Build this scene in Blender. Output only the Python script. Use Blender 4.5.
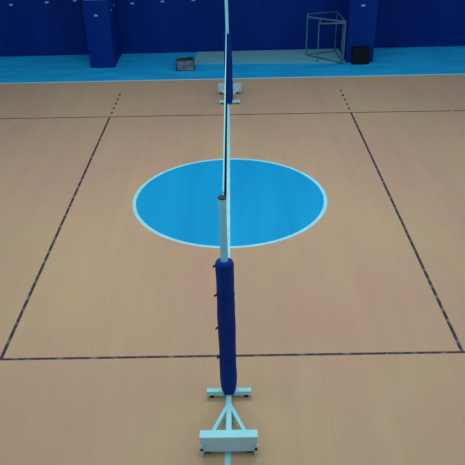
import bpy, bmesh, math, random
from mathutils import Vector, Matrix
random.seed(4)
C = bpy.context.scene.collection
for o in list(bpy.data.objects): bpy.data.objects.remove(o)

# ---------------------------------------------------------------- camera
F, CX, CY, CZ, YAW, PITCH, ROLL = 653.49, 0.08753, -6.52801, 5.66022, -0.0058629, 0.5278949, -0.0197738
cam = bpy.data.cameras.new('camera'); cam.sensor_width = 36; cam.sensor_height = 36; cam.lens = F / 465 * 36
cam.clip_end = 200
co = bpy.data.objects.new('camera', cam); C.objects.link(co)
cy_, sy_, cp_, sp_ = math.cos(YAW), math.sin(YAW), math.cos(PITCH), math.sin(PITCH)
fwd = Vector((sy_*cp_, cy_*cp_, -sp_)); rgt = Vector((cy_, -sy_, 0)); up = rgt.cross(fwd)
r2 = math.cos(ROLL)*rgt + math.sin(ROLL)*up; u2 = -math.sin(ROLL)*rgt + math.cos(ROLL)*up
R = Matrix((r2, u2, -fwd)).transposed()
co.matrix_world = Matrix.Translation((CX, CY, CZ)) @ R.to_4x4()
bpy.context.scene.camera = co

# ---------------------------------------------------------------- light
w = bpy.data.worlds.new('world'); bpy.context.scene.world = w; w.use_nodes = True
bg = w.node_tree.nodes['Background']; bg.inputs[0].default_value = (0.72, 0.86, 1.0, 1); bg.inputs[1].default_value = 0.42
WARM, COOL = (1.0, 0.95, 0.86), (0.60, 0.82, 1.0)
MILD = (0.97, 0.96, 0.97)
LAMPS = [(-2.4, -1, 82, WARM), (2.4, -1, 80, WARM), (-2.2, 4.4, 185, MILD), (2.2, 4.4, 190, MILD), (-5, 9.6, 12, COOL), (5, 9.6, 45, COOL)]
for x, y, e, c in LAMPS:
    l = bpy.data.lights.new('hall_lamp', 'AREA'); l.shape = 'RECTANGLE'; l.size = 3.5; l.size_y = 2.5
    l.energy = e; l.color = c
    lo = bpy.data.objects.new('hall_lamp', l); lo.location = (x, y, 8.5); C.objects.link(lo)
vs = bpy.context.scene.view_settings
vs.view_transform = 'Standard'; vs.look = 'None'; vs.gamma = 1; vs.use_curve_mapping = False; vs.exposure = 0.0

# ---------------------------------------------------------------- materials
def s2l(c): return tuple((v/255/12.92 if v/255 <= .04045 else ((v/255+.055)/1.055)**2.4) for v in c)
def mat(name, rgb, rough=.5, var=.1, scale=(4, 4, 4), spec=.5, metal=0.0, rgb2=None, detail=4, lo=.35, hi=.65, bump=0):
    """two tones of one colour mixed by a noise in the object's own space"""
    m = bpy.data.materials.new(name); m.use_nodes = True; n = m.node_tree.nodes; L = m.node_tree.links
    b = n['Principled BSDF']; b.inputs['Roughness'].default_value = rough
    b.inputs['Specular IOR Level'].default_value = spec; b.inputs['Metallic'].default_value = metal
    tc = n.new('ShaderNodeTexCoord'); mp = n.new('ShaderNodeMapping'); mp.inputs['Scale'].default_value = scale
    nz = n.new('ShaderNodeTexNoise'); nz.inputs['Scale'].default_value = 1; nz.inputs['Detail'].default_value = detail
    rp = n.new('ShaderNodeValToRGB')
    c1 = s2l(rgb); c2 = s2l(rgb2) if rgb2 else tuple(v*(1-var) for v in c1)
    rp.color_ramp.elements[0].position = lo; rp.color_ramp.elements[1].position = hi
    rp.color_ramp.elements[0].color = (*c2, 1); rp.color_ramp.elements[1].color = (*c1, 1)
    L.new(tc.outputs['Object'], mp.inputs[0]); L.new(mp.outputs[0], nz.inputs[0])
    L.new(nz.outputs[0], rp.inputs[0]); L.new(rp.outputs[0], b.inputs['Base Color'])
    if bump:
        bp = n.new('ShaderNodeBump'); bp.inputs['Strength'].default_value = bump; bp.inputs['Distance'].default_value = .01
        L.new(nz.outputs[0], bp.inputs['Height']); L.new(bp.outputs[0], b.inputs['Normal'])
    return m

def floor_mat():
    m = bpy.data.materials.new('tan_sports_floor'); m.use_nodes = True; n = m.node_tree.nodes; L = m.node_tree.links
    b = n['Principled BSDF']; b.inputs['Roughness'].default_value = .55; b.inputs['Specular IOR Level'].default_value = .25
    tc = n.new('ShaderNodeTexCoord')
    def noise(scale, detail=3):
        mp = n.new('ShaderNodeMapping'); mp.inputs['Scale'].default_value = scale
        z = n.new('ShaderNodeTexNoise'); z.inputs['Scale'].default_value = 1; z.inputs['Detail'].default_value = detail
        L.new(tc.outputs['Object'], mp.inputs[0]); L.new(mp.outputs[0], z.inputs[0]); return z.outputs[0]
    def ramp(src, a, bb, p0, p1):
        r = n.new('ShaderNodeValToRGB'); r.color_ramp.elements[0].position = p0; r.color_ramp.elements[1].position = p1
        r.color_ramp.elements[0].color = (*a, 1); r.color_ramp.elements[1].color = (*bb, 1); L.new(src, r.inputs[0]); return r.outputs[0]
    def mix(kind, fac, a, bb):
        x = n.new('ShaderNodeMix'); x.data_type = 'RGBA'; x.blend_type = kind
        if isinstance(fac, float): x.inputs[0].default_value = fac
        else: L.new(fac, x.inputs[0])
        for s, v in ((6, a), (7, bb)):
            if isinstance(v, tuple): x.inputs[s].default_value = (*v, 1)
            else: L.new(v, x.inputs[s])
        return x.outputs[2]
    base = ramp(noise((.35, .25, 1)), s2l(FLOOR_A), s2l(FLOOR_B), .35, .65)
    streak = ramp(noise((3.2, .12, 1), 2), (.955, .96, .965), (1.015, 1.01, 1.0), .3, .68)
    c = mix('MULTIPLY', 1.0, base, streak)
    fine = ramp(noise((14, 3, 1), 4), (.985, .98, .985), (1.015, 1.01, 1.01), .3, .7)
    c = mix('MULTIPLY', 1.0, c, fine)
    # pale scuffs
    sc = ramp(noise((1.6, .5, 1), 5), (0, 0, 0), (.34, .34, .34), .58, .78)
    c = mix('MIX', sc, c, s2l((196, 178, 152)))
    # seams between the rolls of flooring, 1.5 m apart
    sp = n.new('ShaderNodeSeparateXYZ'); L.new(tc.outputs['Object'], sp.inputs[0])
    a = n.new('ShaderNodeMath'); a.operation = 'ADD'; a.inputs[1].default_value = 60.35; L.new(sp.outputs[0], a.inputs[0])
    d = n.new('ShaderNodeMath'); d.operation = 'PINGPONG'; d.inputs[1].default_value = .75; L.new(a.outputs[0], d.inputs[0])
    lt = n.new('ShaderNodeMath'); lt.operation = 'LESS_THAN'; lt.inputs[1].default_value = .006; L.new(d.outputs[0], lt.inputs[0])
    fa = n.new('ShaderNodeMath'); fa.operation = 'MULTIPLY'; fa.inputs[1].default_value = .10; L.new(lt.outputs[0], fa.inputs[0])
    c = mix('MIX', fa.outputs[0], c, s2l((110, 98, 88)))
    L.new(c, b.inputs['Base Color'])
    return m
FLOOR_A, FLOOR_B = (190, 158, 133), (192, 168, 132)

M = dict(
    floor=floor_mat(),
    slab=mat('concrete_slab', (120, 118, 112)),
    apron=mat('blue_apron_paint', (28, 180, 236), .5, scale=(.8, 2.5, 1), rgb2=(20, 160, 220), detail=6, spec=.3),
    circle=mat('bright_blue_paint', (16, 166, 222), .5, scale=(2.2, .25, 1), rgb2=(10, 156, 214), detail=4, spec=.15),
    white=mat('white_line_paint', (165, 238, 250), .5, scale=(6, 6, 1), var=.12, spec=.3),
    dark=mat('dark_worn_line', (68, 58, 62), .6, scale=(7, 7, 1), rgb2=(128, 134, 138), lo=.30, hi=.50, detail=5, spec=.2),
    wall=mat('navy_wall_padding', (0, 47, 132), .6, scale=(1.2, 1.2, .4), rgb2=(0, 40, 118), spec=.08),
    pillar=mat('navy_pillar_padding', (0, 48, 134), .6, scale=(2, 2, .5), rgb2=(0, 44, 134), spec=.08),
    upper=mat('pale_blue_wall_paint', (120, 160, 190), .6),
    tag=mat('pale_blue_tag', (140, 175, 215), .4, scale=(20, 20, 20)),
    metal_white=mat('white_painted_steel', (160, 244, 255), .4, scale=(6, 6, 6), var=.06),
    steel=mat('grey_steel_tube', (146, 226, 255), .5, scale=(8, 8, 3), var=.1, spec=.2),
    box=mat('white_box_shaded', (182, 224, 238), .45, scale=(5, 5, 5), var=.1),  # white steel greyed down: shade on the box front put into the colour
    pad=mat('navy_post_pad', (4, 50, 138), .65, scale=(6, 6, 1.2), rgb2=(3, 46, 128), spec=.12, bump=.4),
    strap=mat('dark_navy_strap', (5, 44, 116), .7, scale=(10, 10, 10), spec=.1),
    black=mat('black_rubber', (22, 22, 24), .6),
    net=mat('dark_net_cord', (18, 24, 46), .8, scale=(20, 20, 20), spec=.1),
    tape=mat('white_net_tape', (140, 215, 232), .7, scale=(8, 8, 8), spec=.2),
    mat_=mat('grey_green_mat', (112, 182, 192), .8, scale=(1.5, 4, 1), rgb2=(98, 170, 190), detail=6, spec=.15),
    card=mat('grey_worn_board', (116, 142, 146), .8, scale=(6, 6, 9), rgb2=(78, 104, 112), detail=5, spec=.15),
    crate=mat('dark_crate_rim', (34, 48, 60), .8, scale=(6, 6, 6), var=.3),
    frame=mat('grey_green_tube', (72, 124, 142), .5, scale=(5, 5, 5), rgb2=(56, 100, 122), spec=.3),
    bin=mat('black_plastic', (10, 20, 28), .55, scale=(10, 10, 10), var=.3, spec=.2),
)

# ---------------------------------------------------------------- helpers
def obj(name, bm, m, parent=None, smooth=False, bevel=0):
    if bevel:
        bmesh.ops.bevel(bm, geom=[e for e in bm.edges if len(e.link_faces) == 2 and e.calc_face_angle(0) > .6],
                        offset=bevel, segments=2, affect='EDGES', profile=.5)
    bmesh.ops.recalc_face_normals(bm, faces=bm.faces)
    me = bpy.data.meshes.new(name); bm.to_mesh(me); bm.free()
    me.materials.append(m)
    if smooth:
        for p in me.polygons: p.use_smooth = True
        me.set_sharp_from_angle(angle=math.radians(40))
    o = bpy.data.objects.new(name, me); C.objects.link(o)
    if parent: o.parent = parent
    return o
def tag(o, label, cat, group=None):
    o['label'] = label; o['category'] = cat
    if group: o['group'] = group
    return o
def thing(name, label, cat, loc, rotz=0, group=None):
    o = bpy.data.objects.new(name, None); C.objects.link(o)
    o.location = loc; o.rotation_euler = (0, 0, rotz); o.empty_display_size = .1
    return tag(o, label, cat, group)
def struct(name, bm, m, parent=None, **k):
    o = obj(name, bm, m, parent, **k)
    if not parent: o['kind'] = 'structure'
    return o
def box(bm, x0, x1, y0, y1, z0, z1):
    v = [bm.verts.new(p) for p in ((x0,y0,z0),(x1,y0,z0),(x1,y1,z0),(x0,y1,z0),(x0,y0,z1),(x1,y0,z1),(x1,y1,z1),(x0,y1,z1))]
    for f in ((3,2,1,0),(4,5,6,7),(0,1,5,4),(1,2,6,5),(2,3,7,6),(3,0,4,7)): bm.faces.new([v[i] for i in f])
    return v
def B(*a):
    bm = bmesh.new(); box(bm, *a); return bm
def tube(bm, a, b, r, n=12, r1=None):
    a, b = Vector(a), Vector(b); d = (b-a).normalized()
    s = d.cross(Vector((0,0,1)) if abs(d.z) < .9 else Vector((1,0,0))).normalized(); t = d.cross(s)
    r1 = r if r1 is None else r1
    ring = []
    for p, q in ((a, r), (b, r1)):
        ring.append([bm.verts.new(p + q*(math.cos(2*math.pi*i/n)*s + math.sin(2*math.pi*i/n)*t)) for i in range(n)])
    for i in range(n):
        bm.faces.new((ring[0][i], ring[0][(i+1) % n], ring[1][(i+1) % n], ring[1][i]))
    bm.faces.new(ring[0][::-1]); bm.faces.new(ring[1])
def beam(bm, a, b, wd, h):
    """rectangular bar from a to b, wd wide sideways and h tall"""
    a, b = Vector(a), Vector(b); d = (b-a).normalized(); s = d.cross(Vector((0,0,1))).normalized()*wd/2; t = s.normalized().cross(d)*h/2
    v = [bm.verts.new(p + i*s + j*t) for p in (a, b) for i, j in ((-1,-1),(1,-1),(1,1),(-1,1))]
    for f in ((0,1,2,3),(7,6,5,4),(0,4,5,1),(1,5,6,2),(2,6,7,3),(3,7,4,0)): bm.faces.new([v[i] for i in f])
def lathe(bm, prof, n=28, wob=0):
    rings = []
    for k, (r, z) in enumerate(prof):
        rings.append([bm.verts.new(((r*(1+wob*math.sin(3*a+1.3*k)+wob*.7*math.sin(z*9+a)))*math.cos(a),
                                    (r*(1+wob*math.sin(3*a+1.3*k)))*math.sin(a), z)) for a in [2*math.pi*i/n for i in range(n)]])
    for p, q in zip(rings, rings[1:]):
        for i in range(n): bm.faces.new((p[i], p[(i+1) % n], q[(i+1) % n], q[i]))
    bm.faces.new(rings[0][::-1]); bm.faces.new(rings[-1])
def strip(a, b, wd, z0=0.0, z1=.0015):
    bm = bmesh.new(); a, b = Vector(a), Vector(b); d = (b-a).normalized(); s = Vector((-d.y, d.x))*wd/2
    p = [a-s, b-s, b+s, a+s]
    lo = [bm.verts.new((q.x, q.y, z0)) for q in p]; hi = [bm.verts.new((q.x, q.y, z1)) for q in p]
    bm.faces.new(hi); bm.faces.new(lo[::-1])
    for i in range(4): bm.faces.new((lo[i], lo[(i+1) % 4], hi[(i+1) % 4], hi[i]))
    return bm
def disc(r, z0, z1, r_in=None, n=128):
    bm = bmesh.new(); cs = [(math.cos(2*math.pi*i/n), math.sin(2*math.pi*i/n)) for i in range(n)]
    if r_in is None:
        lo = [bm.verts.new((r*c, r*s, z0)) for c, s in cs]; hi = [bm.verts.new((r*c, r*s, z1)) for c, s in cs]
        bm.faces.new(hi); bm.faces.new(lo[::-1])
        for i in range(n): bm.faces.new((lo[i], lo[(i+1) % n], hi[(i+1) % n], hi[i]))
        return bm
    q = [[bm.verts.new((rr*c, rr*s, z)) for c, s in cs] for rr, z in ((r_in, z0), (r, z0), (r, z1), (r_in, z1))]
    for k in range(4):
        for i in range(n): bm.faces.new((q[k][i], q[k][(i+1) % n], q[(k+1) % 4][(i+1) % n], q[(k+1) % 4][i]))
    return bm

# ---------------------------------------------------------------- the hall
def wall_y(x): return 14.95 + .0184*x                 # foot of the far wall
def edge_y(x): return 11.985 + .0075*x                # far edge of the tan flooring
XW = 14
def prism(pts, z0, z1):
    bm = bmesh.new(); lo = [bm.verts.new((x, y, z0)) for x, y in pts]; hi = [bm.verts.new((x, y, z1)) for x, y in pts]
    n = len(pts); bm.faces.new(hi); bm.faces.new(lo[::-1])
    for i in range(n): bm.faces.new((lo[i], lo[(i+1) % n], hi[(i+1) % n], hi[i]))
    return bm
struct('floor', prism([(-XW, -9), (XW, -9), (XW, edge_y(XW)), (-XW, edge_y(-XW))], -.1, 0), M['floor'])
struct('floor_apron', prism([(-XW, edge_y(-XW)), (XW, edge_y(XW)), (XW, wall_y(XW)+.1), (-XW, wall_y(-XW)+.1)], -.1, 0), M['apron'])
PADH = 1.86
wall = struct('wall_back', prism([(-XW, wall_y(-XW)+.06), (XW, wall_y(XW)+.06), (XW, wall_y(XW)+.35), (-XW, wall_y(-XW)+.35)], 0, 9), M['upper'])
# padding: one run of panels about a metre wide with shallow rounded seams between them
ang = math.atan(.0184)
bm = bmesh.new()
seams = [-6.3 + 1.0*k - 8 for k in range(24)]
for a in seams:
    x0, x1 = max(a, -XW), min(a+.995, XW)
    if x1 > x0: box(bm, x0, x1, 0, .08, .015, PADH)
wp = obj('wall_padding', bm, M['wall'], wall, bevel=.006)
wp.location = (0, 14.95, 0); wp.rotation_euler = (0, 0, ang)
def pad_tag(x, y, z, parent):
    bm = bmesh.new(); n = 16
    lo = [bm.verts.new((x+.062*math.cos(2*math.pi*i/n), y, z+.03*math.sin(2*math.pi*i/n))) for i in range(n)]
    hi = [bm.verts.new((v.co.x, y-.006, v.co.z)) for v in lo]
    bm.faces.new(hi); bm.faces.new(lo[::-1])
    for i in range(n): bm.faces.new((lo[i], lo[(i+1) % n], hi[(i+1) % n], hi[i]))
    return obj('pad_tag', bm, M['tag'], parent)
for x, z in ((-8.8, 1.62), (-7.85, 1.6), (-6.85, 1.62), (-5.72, 1.67), (-4.84, 1.70), (-3.05, 1.58), (-2.10, 1.62), (-1.12, 1.64), (-.1, 1.64), (.91, 1.63),
             (1.95, 1.70), (2.95, 1.70), (5.3, 1.72), (6.3, 1.72), (7.3, 1.72)):
    pad_tag(x, wall_y(x), z, wall)

def pillar(x0, x1, yf, tx, tz):
    p = struct('pillar', B(x0+.04, x1-.04, yf+.04, wall_y(x0)+.2, 0, 9), M['upper'])
    obj('pillar_padding', B(x0, x1, yf, wall_y(x0)-.005, .012, 1.985), M['pillar'], p, bevel=.02)
    pad_tag(tx, yf, tz, p)
    return p
pl = pillar(-4.27, -3.53, 13.31, -3.92, 1.56)
pt = pad_tag(0, 0, 0, pl); pt.rotation_euler = (0, 0, math.pi/2); pt.location = (-3.53, 13.75, 1.62)
pt = pad_tag(0, 0, 0, pl); pt.rotation_euler = (0, 0, math.pi/2); pt.location = (-3.53, 14.25, 1.66)
pillar(3.56, 4.38, 13.42, 3.95, 1.68)

# painted markings
struct('edge_line', strip((-XW, edge_y(-XW)), (XW, edge_y(XW)), .07, 0, .002), M['white'])
dc = struct('center_circle', disc(1.78, 0, .002), M['circle']); dc.location = (-.015, 4.49, 0)
rg = struct('center_circle_line', disc(1.83, 0, .0025, 1.765), M['white']); rg.location = (-.015, 4.49, 0)
struct('center_line', strip((-.040, -5), (-.046, 11), .064, 0, .0035), M['white'])
for y in (0, 9): struct('court_sideline', strip((-9, y), (9, y), .041), M['dark'])
for x in (-3, 3): struct('attack_line', strip((x, 0), (x, 9), .047, 0, .0018), M['dark'])
for x in (-9, 9): struct('court_end_line', strip((x, 0), (x, 9), .05, 0, .0018), M['dark'])
for x in (-3, 3):
    for k, y in enumerate((9.29, 9.64, 9.99, 10.34, 10.71)):
        struct('attack_line_dash', strip((x, y-.075), (x, y+.075), .05), M['dark'])

# ---------------------------------------------------------------- net posts
def post(label, loc, rotz, lean, height, ties, pad_top):
    """wheeled post: local +y faces the court, the ballast trolley runs towards -y; lean = sideways drift per metre of height"""
    t = thing('volleyball_post', label, 'volleyball post', loc, rotz, 'padded volleyball posts')
    def sh(bm):
        for v in bm.verts: v.co.x += lean*v.co.z
        return bm
    bm = bmesh.new(); lathe(bm, [(.040, .08), (.040, height-.014)], 24)
    tb = obj('post_tube', sh(bm), M['steel'], t, smooth=True)
    bm = bmesh.new(); lathe(bm, [(.043, height-.016), (.043, height-.004), (.036, height)], 24)
    cp = obj('post_cap', sh(bm), M['black'], t, smooth=True)
    bm = bmesh.new(); tube(bm, (-.041+lean*height, .0, height-.16), (.041+lean*height, .0, height-.16), .012, 16)
    obj('net_pulley', bm, M['black'], t)
    z0, z1 = .035, pad_top
    prof = [(.030, z0+.004), (.052, z0), (.072, z0+.025), (.086, z0+.09), (.094, z0+.14)]
    prof += [(.099 + .0025*math.sin(z*7), z) for z in [z0+.25 + i*(z1-z0-.35)/22 for i in range(23)]]
    prof += [(.098, z1-.05), (.092, z1-.018), (.076, z1-.003), (.044, z1)]
    bm = bmesh.new(); lathe(bm, prof, 32, .012)
    pad = obj('post_pad', sh(bm), M['pad'], t, smooth=True)
    for z in ties:
        bm = bmesh.new()
        lathe(bm, [(.100, z-.010), (.1018, z-.006), (.1018, z+.006), (.100, z+.010)], 28)
        x = -.095; tube(bm, (x, -.02, z), (x-.026, -.026, z-.004), .013, 8, .010); tube(bm, (x-.022, -.026, z-.004), (x-.027, -.028, z-.018), .009, 8, .007)
        obj('tie_strap', sh(bm), M['strap'], pad)
    # trolley
    obj('cross_foot', B(-.265, .265, -.042, .022, .045, .10), M['metal_white'], t, bevel=.004)
    for s in (-1, 1):
        bm = bmesh.new(); tube(bm, (s*.205, -.015, 0), (s*.205, -.015, .046), .026, 14, .02)
        obj('rubber_foot', bm, M['black'], t)
    bm = bmesh.new(); beam(bm, (0, 0, .05), (0, -.81, .13), .058, .04)
    obj('base_bar', bm, M['metal_white'], t)
    for s in (-1, 1):
        bm = bmesh.new(); beam(bm, (s*.012, -.24, .075), (s*.215, -.80, .13), .04, .04)
        obj('brace', bm, M['metal_white'], t)
    bx = obj('ballast_box', B(-.305, .305, -.895, -.80, .05, .262), M['box'], t, bevel=.004)
    obj('box_top', B(-.31, .31, -.90, -.795, .255, .27), M['metal_white'], t, bevel=.003)  # top face of the box as a thin slab in the unshaded white
    for s in (-1, 1):
        e = obj('end_bracket', B(s*.292-.016, s*.292+.016, -.912, -.895, 0.0, .15), M['box'], t, bevel=.003)
        bm = bmesh.new(); tube(bm, (s*.292, -.92, .10), (s*.292, -.911, .10), .017, 12)
        obj('bolt', bm, M['black'], e)
    for s in (-1, 1):
        bm = bmesh.new(); tube(bm, (s*.20, -.85, .033), (s*.26, -.85, .033), .033, 16)
        obj('wheel', bm, M['black'], t)
    return t
post('nearer volleyball post with long navy pad, white wheeled base in front on tan floor', (-.026, -.715, 0), 0, -.0065, 2.685, (.62, 1.05, 1.50, 1.88), 1.93)
post('farther volleyball post with navy pad and small white base near the blue apron', (-.018, 9.79, 0), math.pi, .012, 2.80, (.55, .98, 1.40, 1.75), 1.81)

# ---------------------------------------------------------------- net
NX, Y0, Y1, ZT, ZB = -.043, -.1, 9.3, 2.43, 1.43
def sag(y): return -.025*math.sin(math.pi*(y-Y0)/(Y1-Y0))
net = thing('volleyball_net', 'long dark volleyball net with white top tape, stretched between the two padded posts', 'volleyball net', (NX, (Y0+Y1)/2, 0))
ym = (Y0+Y1)/2
bm = bmesh.new(); n = 94; ys = [Y0 + (Y1-Y0)*i/n for i in range(n+1)]
for y in ys:
    s = sag(y); box(bm, -.0015, .0015, y-ym-.0015, y-ym+.0015, ZB+s, ZT+s)
for k in range(11):
    z = ZB + (ZT-ZB)*k/10
    for a, b in zip(ys, ys[1:]): beam(bm, (0, a-ym, z+sag(a)), (0, b-ym, z+sag(b)), .003, .003)
obj('net_mesh', bm, M['net'], net)
def band(z0, z1, th):
    bm = bmesh.new(); N = 24
    yy = [Y0 + (Y1-Y0)*i/N for i in range(N+1)]; rings = []
    for y in yy:
        s = sag(y); rings.append([bm.verts.new(p) for p in ((-th, y-ym, z0+s), (th, y-ym, z0+s), (th, y-ym, z1+s), (-th, y-ym, z1+s))])
    for p, q in zip(rings, rings[1:]):
        for i in range(4): bm.faces.new((p[i], p[(i+1) % 4], q[(i+1) % 4], q[i]))
    bm.faces.new(rings[0]); bm.faces.new(rings[-1][::-1]); return bm
obj('top_tape', band(ZT-.07, ZT+.005, .008), M['tape'], net)
obj('bottom_tape', band(ZB-.03, ZB+.02, .005), M['net'], net)
for z, ya, yb in ((ZT-.01, Y0, -.672), (ZT-.01, Y1, 9.747), (ZB, Y0, -.606), (ZB, Y1, 9.682)):
    if True:
        bm = bmesh.new(); tube(bm, (0, ya-ym, z), (0, yb-ym, z), .004, 8); obj('net_cable', bm, M['tape'] if z > 2 else M['net'], net)

# ---------------------------------------------------------------- things along the far wall
bm = prism([(-1.12, 13.53), (3.52, 13.40), (3.56, wall_y(3.56)-.03), (-1.08, wall_y(-1.08)-.03)], 0.0, .022)
tag(obj('floor_mat', bm, M['mat_'], bevel=.006), 'long flat grey-green mat lying on blue apron against the navy wall', 'mat')

t = thing('crate', 'small grey crate with dark ragged top on blue apron beside left end of mat', 'crate', (-1.345, 12.95, 0), .03)
W, D, H = .265, .11, .335
bm = bmesh.new(); box(bm, -W, W, -D, D, 0, .02); obj('bottom_panel', bm, M['crate'], t)
obj('front_panel', B(-W, W, -D, -D+.02, .0, H), M['card'], t)
obj('back_panel', B(-W, W, D-.02, D, .0, H), M['card'], t)
for s in (-1, 1): obj('side_panel', B(s*W-(.02 if s > 0 else 0), s*W+(.02 if s < 0 else 0), -D+.02, D-.02, 0, H), M['card'], t)
bm = bmesh.new()
box(bm, -W-.012, W+.012, -D-.012, -D, H-.022, H+.004); box(bm, -W-.012, -W, -D, D, H-.022, H+.004); box(bm, W, W+.012, -D, D, H-.022, H+.004)
box(bm, -W-.012, W+.012, D, D+.012, H-.022, H+.004)
obj('rim', bm, M['crate'], t)
for s in (-1, 1):
    obj('corner_post', B(s*W-.016, s*W+.016, -D-.016, -D-.001, 0, H), M['crate'], t)
bm = bmesh.new(); nx, ny = 12, 7; g = []
for j in range(ny):
    g.append([bm.verts.new((-W+.03+(2*W-.06)*i/(nx-1), -D+.03+(2*D-.06)*j/(ny-1), H-.02+.035*random.random()*(1 if 0 < i < nx-1 and 0 < j < ny-1 else 0)+.055*(i/nx))) for i in range(nx)])
for j in range(ny-1):
    for i in range(nx-1): bm.faces.new((g[j][i], g[j][i+1], g[j+1][i+1], g[j+1][i]))
cl = obj('dark_contents', bm, M['black'], t); md = cl.modifiers.new('thickness', 'SOLIDIFY'); md.thickness = .04; md.offset = -1

O = Vector((2.95, 13.9, 0))
t = thing('metal_frame', 'open grey tubular metal frame standing on the mat beside right pillar', 'metal frame', O)
A, Bp, Cp, Dp = Vector((2.41, 14.22, 0))-O, Vector((3.38, 14.62, 0))-O, Vector((3.43, 13.22, 0))-O, Vector((2.68, 13.46, 0))-O
Z = Vector((0, 0, 1))
def tb(name, *segs, r=.02, m='frame'):
    bm = bmesh.new()
    for a, b in segs: tube(bm, a, b, r, 10)
    return obj(name, bm, M[m], t)
base = .022
At, Bt, Ct, Dt = A+1.30*Z, Bp+1.27*Z, Cp+1.26*Z, Dp+1.17*Z
tb('upright', (A+base*Z, At), r=.024); tb('upright', (Bp+base*Z, Bt), r=.017); tb('upright', (Cp+0*Z, Ct), r=.02); tb('upright', (Dp+base*Z, Dt), r=.017)
A2 = A+1.21*Z + .04*(Cp-A).normalized()
tb('top_rail', (A2, Ct), r=.026); tb('top_rail', (At, Bt), r=.014); tb('top_rail', (Bt, Ct), r=.018); tb('top_rail', (Dt, Ct-.03*Z), r=.022)
mid = A2.lerp(Ct, .36); tb('brace', (mid, mid.lerp(Dt, .75)), r=.024)
tb('brace', (At, A2), r=.02)
for k in (.13, .27):
    p = Ct.lerp(Bt, k); q = Cp.lerp(Bp, k)+base*Z; tb('slat', (p, q), r=.014)
tb('bottom_rail', (A+.05*Z, Cp+.05*Z), r=.022); tb('bottom_rail', (Bp+.05*Z, Cp+.05*Z), r=.015); tb('bottom_rail', (A+.05*Z, Bp+.05*Z), r=.013)

t = thing('black_box', 'square black box standing on blue apron in front of right pillar', 'box', (3.955, 13.285, 0), .02)
obj('body', B(-.255, .255, -.115, .115, .0, .455), M['bin'], t, bevel=.012)
obj('lid', B(-.262, .262, -.12, .12, .456, .50), M['bin'], t, bevel=.01)
bm = bmesh.new()
for x in (-.2, .17): box(bm, x, x+.03, -.121, -.114, .03, .43)
for z in (.03, .40): box(bm, -.17, .17, -.121, -.114, z, z+.03)
obj('front_frame', bm, M['bin'], t)
